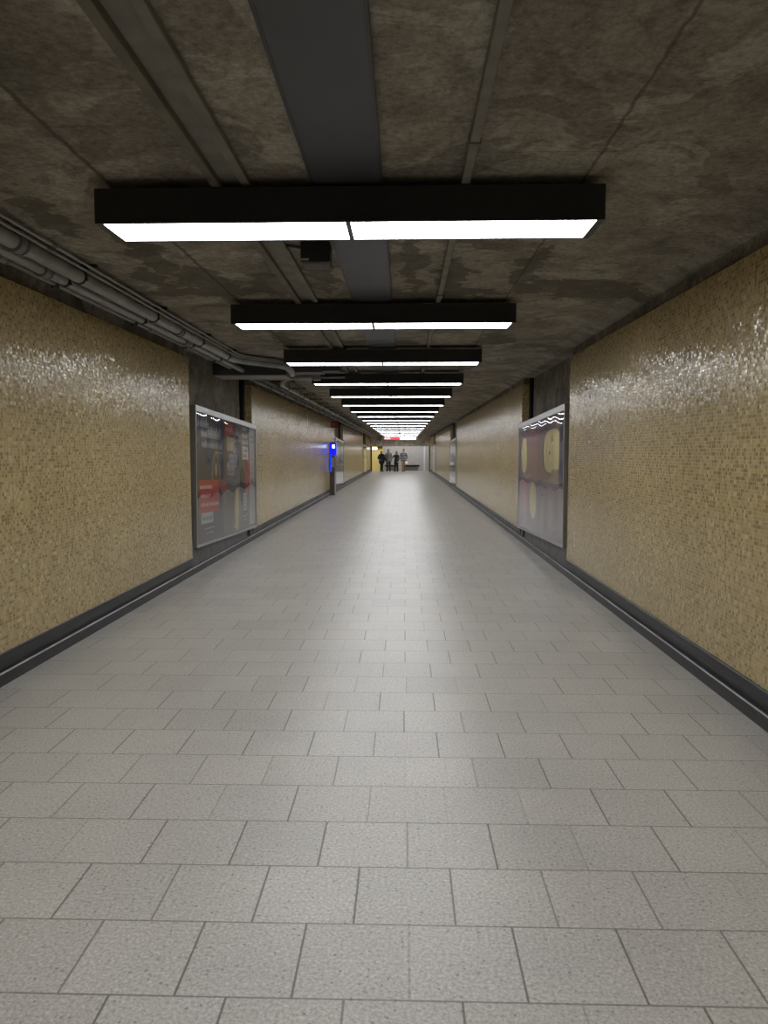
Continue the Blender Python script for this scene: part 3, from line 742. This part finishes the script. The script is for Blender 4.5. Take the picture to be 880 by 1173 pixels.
def person(label, x, y, rot, H, skin, jacket, trousers, hairm, shoem, arms, legs, bulk=1.0, hair='short', hood=None, jhem=.86, extra=None, head_turn=0):
    """arms: (elbow, wrist) per side, legs: (knee, ankle) per side in a 1.75 m frame facing -y"""
    t = thing('person', label, 'person', (x, y, 0)); t.rotation_euler = (0, 0, rot)
    k = H/1.75; S = lambda p: tuple(c*k for c in p)
    bm = bmesh.new(); cap = lambda a, ra, b, rb, sx=1.0: capsule(bm, S(a), ra*k, S(b), rb*k, sx)
    hipz = .92
    cap((0, 0, hipz+.02), .125, (0, 0, 1.10), .115, 1.22); cap((0, 0, 1.10), .115, (0, .005, 1.33), .130, 1.25)
    cap((-.15, .01, 1.40), .060, (.15, .01, 1.40), .060); cap((0, .01, 1.40), .065, (0, -.01, 1.54), .052)
    ht = Matrix.Rotation(head_turn, 3, 'Z')
    hp = lambda p: tuple(ht @ Vector((p[0], p[1], 0)) + Vector((0, 0, p[2])))
    def hb(p, rx, ry, rz): ball(bm, S(hp(p)), rx*k, ry*k, rz*k)
    hb((0, .0, 1.645), .074, .092, .100); hb((0, -.025, 1.575), .055, .062, .060); hb((0, -.060, 1.535), .030, .026, .022)
    hb((0, -.094, 1.603), .016, .020, .022); hb((0, -.090, 1.625), .011, .014, .026); hb((0, -.074, 1.656), .046, .016, .013)
    for s in (-1, 1): hb((s*.077, .008, 1.615), .010, .020, .032)
    hb((0, -.083, 1.557), .024, .012, .010)
    hands = {}
    for s, (el, wr) in zip((-1, 1), arms):
        sh = (s*.195, .012, 1.385)
        cap(sh, .056, el, .042); cap(el, .041, wr, .028)
        d = (Vector(wr)-Vector(el)).normalized()
        fwd = Vector((0, -1, 0)); pn = d.cross(fwd)
        if pn.length < .1: pn = d.cross(Vector((0, 0, 1)))
        pn.normalize(); wd = pn.cross(d).normalized()       # width of the palm
        w = Vector(wr); palm = w+d*.075
        for o_ in (-.022, 0, .022): cap(tuple(w+wd*o_*.7), .020, tuple(palm+wd*o_), .015)
        for i, (o_, ln) in enumerate(((-.030, .062), (-.010, .075), (.010, .080), (.030, .070))):
            b0 = palm+wd*o_; inn = -pn*s if pn.x*s > 0 else pn*s
            inn = Vector((-s, 0, 0))
            b1 = b0+d*ln*.5+inn*.006; b2 = b1+d*ln*.32+inn*.016; b3 = b2+d*ln*.2+inn*.018
            cap(tuple(b0), .0095, tuple(b1), .009); cap(tuple(b1), .009, tuple(b2), .0085); cap(tuple(b2), .0085, tuple(b3), .0075)
        th0 = w+d*.02-fwd*-.0+wd*(.024 if wd.y < 0 else -.024)
        tdir = (d*.7+(wd if wd.y < 0 else -wd)*.6).normalized()
        cap(tuple(th0), .014, tuple(th0+tdir*.045), .011); cap(tuple(th0+tdir*.045), .011, tuple(th0+tdir*.045+d*.03), .009)
        hands[s] = (el, wr)
    for s, (kn, an) in zip((-1, 1), legs):
        hp_ = (s*.095, 0, hipz)
        cap(hp_, .092, kn, .060); cap(kn, .058, an, .040)
        cap((an[0], an[1]+.02, .045), .036, (an[0]+s*.012, an[1]-.15, .035), .030)
    fuse('body', bm, [skin], t, .0075*k, 3)
    # jacket
    bm = bmesh.new(); b_ = bulk
    cap((0, 0, jhem+.10), .135*b_, (0, 0, 1.12), .132*b_, 1.22); cap((0, 0, jhem+.02), .142*b_, (0, 0, jhem+.10), .140*b_, 1.22)
    cap((-.075, 0, .93), .135*b_, (.075, 0, .93), .135*b_)
    cap((-.075, 0, jhem+.03), .148*b_, (.075, 0, jhem+.03), .148*b_); cap((-.06, 0, jhem+.14), .140*b_, (.06, 0, jhem+.14), .140*b_)
    cap((0, 0, 1.12), .132*b_, (0, .005, 1.33), .145*b_, 1.24)
    cap((-.15, .01, 1.395), .076*b_, (.15, .01, 1.395), .076*b_); cap((0, .012, 1.42), .078, (0, .008, 1.475), .066)
    for s in (-1, 1):
        el, wr = hands[s]; cap((s*.195, .012, 1.385), .074*b_, el, .060*b_); cap(el, .060*b_, tuple(Vector(el).lerp(Vector(wr), .97)), .046*b_)
    if hood: cap((-.05, .09, 1.46), .06, (.05, .09, 1.46), .06); cap((0, .105, 1.42), .065, (0, .10, 1.47), .055)
    fuse('jacket', bm, jacket, t, .010*k, 4)
    bm = bmesh.new(); cap((-.045, 0, hipz-.01), .115, (.045, 0, hipz-.01), .115)
    for s, (kn, an) in zip((-1, 1), legs):
        cap((s*.085, 0, hipz-.02), .098, kn, .076); a = Vector(an); cap(kn, .074, (a.x, a.y, a.z+.0), .058)
    fuse('trousers', bm, trousers, t, .010*k, 4)
    for s, (kn, an) in zip((-1, 1), legs):
        bm = bmesh.new(); cap((an[0], an[1]+.035, .052), .050, (an[0]+s*.014, an[1]-.165, .042), .040); cap((an[0], an[1]+.02, .05), .05, (an[0], an[1]+.01, .12), .047)
        for v in bm.verts: v.co.z = max(v.co.z, .002)
        fuse('shoe', bm, shoem, t, .008*k, 2)
    bm = bmesh.new()
    hb((0, .018, 1.668), .081, .092, .094)
    if hair == 'long': hb((0, .055, 1.58), .075, .055, .13)
    if hair == 'beanie': hb((0, .0, 1.70), .082, .096, .075)
    geom = bm.verts[:]
    for v in bm.verts:
        q = ht.inverted() @ (v.co/k)
        if q.y < -.055 and q.z < 1.675: v.co = (ht @ Vector((q.x, -.055, q.z)))*k
    fuse('hair' if hair != 'beanie' else 'beanie', bm, hairm, t, .008*k, 2)
    for s in (-1, 1):
        bm = bmesh.new(); hb((s*.030, -.080, 1.634), .011, .008, .006); link('eye', bm, EYE, t, True)
    bm = bmesh.new(); hb((0, -.090, 1.557), .020, .007, .006); link('mouth', bm, LIP, t, True)
    if extra: extra(t, k)
    return t
DRK = simple('black_cloth', (.012, .012, .014), .8, 0, .2, 20, .1); NAVY = simple('dark_navy_cloth', (.010, .012, .024), .8, 0, .2, 20)
GRYC = simple('grey_cloth', (.16, .15, .155), .85, 0, .15, 20); TAN = simple('tan_cloth', (.34, .21, .10), .85, 0, .12, 20)
HAIR = simple('black_hair', (.01, .008, .007), .5); HAIRB = simple('brown_hair', (.05, .03, .018), .5)
SHOE = simple('black_shoe', (.012, .012, .012), .5)
def mat_stripes():
    b = NB('striped_knit'); x, y, z = b.sep(b.pos())
    f = b.math('FRACT', b.math('DIVIDE', z, .125))
    col = b.ramp(f, [(0, (.05, .05, .075)), (.5, (.05, .05, .075)), (.52, (.33, .31, .31)), (1, (.33, .31, .31))], 'CONSTANT')
    b.bsdf(col, .85); return b.done()
def satchel(side):
    def f(t, k):
        bm = bmesh.new()
        pts = [(side*.13*k, -.165*k, 1.43*k), (side*.04*k, -.20*k, 1.28*k), (-side*.14*k, -.20*k, 1.05*k)]
        tube(bm, pts, .016*k, 8); link('strap', bm, DRK, t)
        bm = bmesh.new(); box(bm, -side*.26*k if side > 0 else .12*k, -side*.12*k if side > 0 else .26*k, -.17*k, .10*k, .80*k, 1.05*k, 0, .02); link('shoulder_bag', bm, DRK, t)
    return f
st = ((-.10, -.02, .50), (-.105, .02, .085)); st2 = ((.10, -.02, .50), (.11, .02, .085))
PY = 58.9
person('person in bulky black hooded jacket and black trousers, leftmost of the group, turned right', -1.80, PY+.28, math.radians(35), 1.64, SKIN, NAVY, DRK, HAIR, SHOE,
       [((-.31, .07, 1.14), (-.26, -.15, 1.00)), ((.31, .05, 1.13), (.25, -.17, .98))],
       [((-.10, -.06, .50), (-.11, -.02, .085)), ((.10, .04, .49), (.115, .09, .085))], 1.30, 'long', True, .78, head_turn=math.radians(25))
person('tall person in grey jacket and black trousers with dark hair, second from left', -1.25, PY-.25, math.radians(-8), 1.76, SKIN2, GRYC, DRK, HAIR, SHOE,
       [((-.235, .03, 1.13), (-.20, -.10, .90)), ((.24, .06, 1.13), (.245, -.02, .88))],
       [((-.10, -.05, .50), (-.11, .0, .085)), ((.10, .03, .49), (.11, .06, .085))], 1.02, 'short', True, .84, satchel(1))
person('slim person in black coat holding one arm out, third from left', -.64, PY+.25, math.radians(-30), 1.60, SKIN, DRK, DRK, HAIR, SHOE,
       [((-.30, -.12, 1.20), (-.42, -.32, 1.22)), ((.24, .05, 1.13), (.22, -.06, .90))],
       [((-.08, -.08, .50), (-.09, -.06, .085)), ((.08, .05, .49), (.09, .12, .085))], .98, 'long', False, .70, head_turn=math.radians(-35))
person('person in striped jumper and tan trousers walking beside the right bench', -.07, PY-.1, math.radians(-12), 1.78, SKIN, mat_stripes(), TAN, HAIRB, SHOE,
       [((-.245, .02, 1.13), (-.20, -.15, .93)), ((.265, .09, 1.14), (.22, .02, .92))],
       [((-.05, -.10, .50), (-.03, -.12, .085)), ((.06, .0, .48), (.04, .20, .10))], 1.0, 'short', False, .88, head_turn=math.radians(-30))

# ------------------------------------------------------------------ camera
f_px = 850.0
cam = bpy.data.cameras.new('camera'); co = bpy.data.objects.new('camera', cam); COL.objects.link(co)
cam.sensor_fit = 'VERTICAL'; cam.sensor_height = 36.0; cam.lens = f_px/1173*36.0
dv, du = 586.5-517.7, 463.3-440.0
co.location = (0, 0, 1.55)
co.rotation_euler = (PI/2-math.atan(dv/f_px), 0, math.atan(du/math.hypot(dv, f_px)))
cam.clip_end = 200; cam.clip_start = .05
SC.camera = co
w = bpy.data.worlds.new('world'); SC.world = w; w.use_nodes = True
w.node_tree.nodes['Background'].inputs[0].default_value = (0, 0, 0, 1)
SC.view_settings.view_transform = 'Standard'; SC.view_settings.look = 'None'
SC.view_settings.gamma = 1; SC.view_settings.use_curve_mapping = False
SC.view_settings.exposure = 0.34
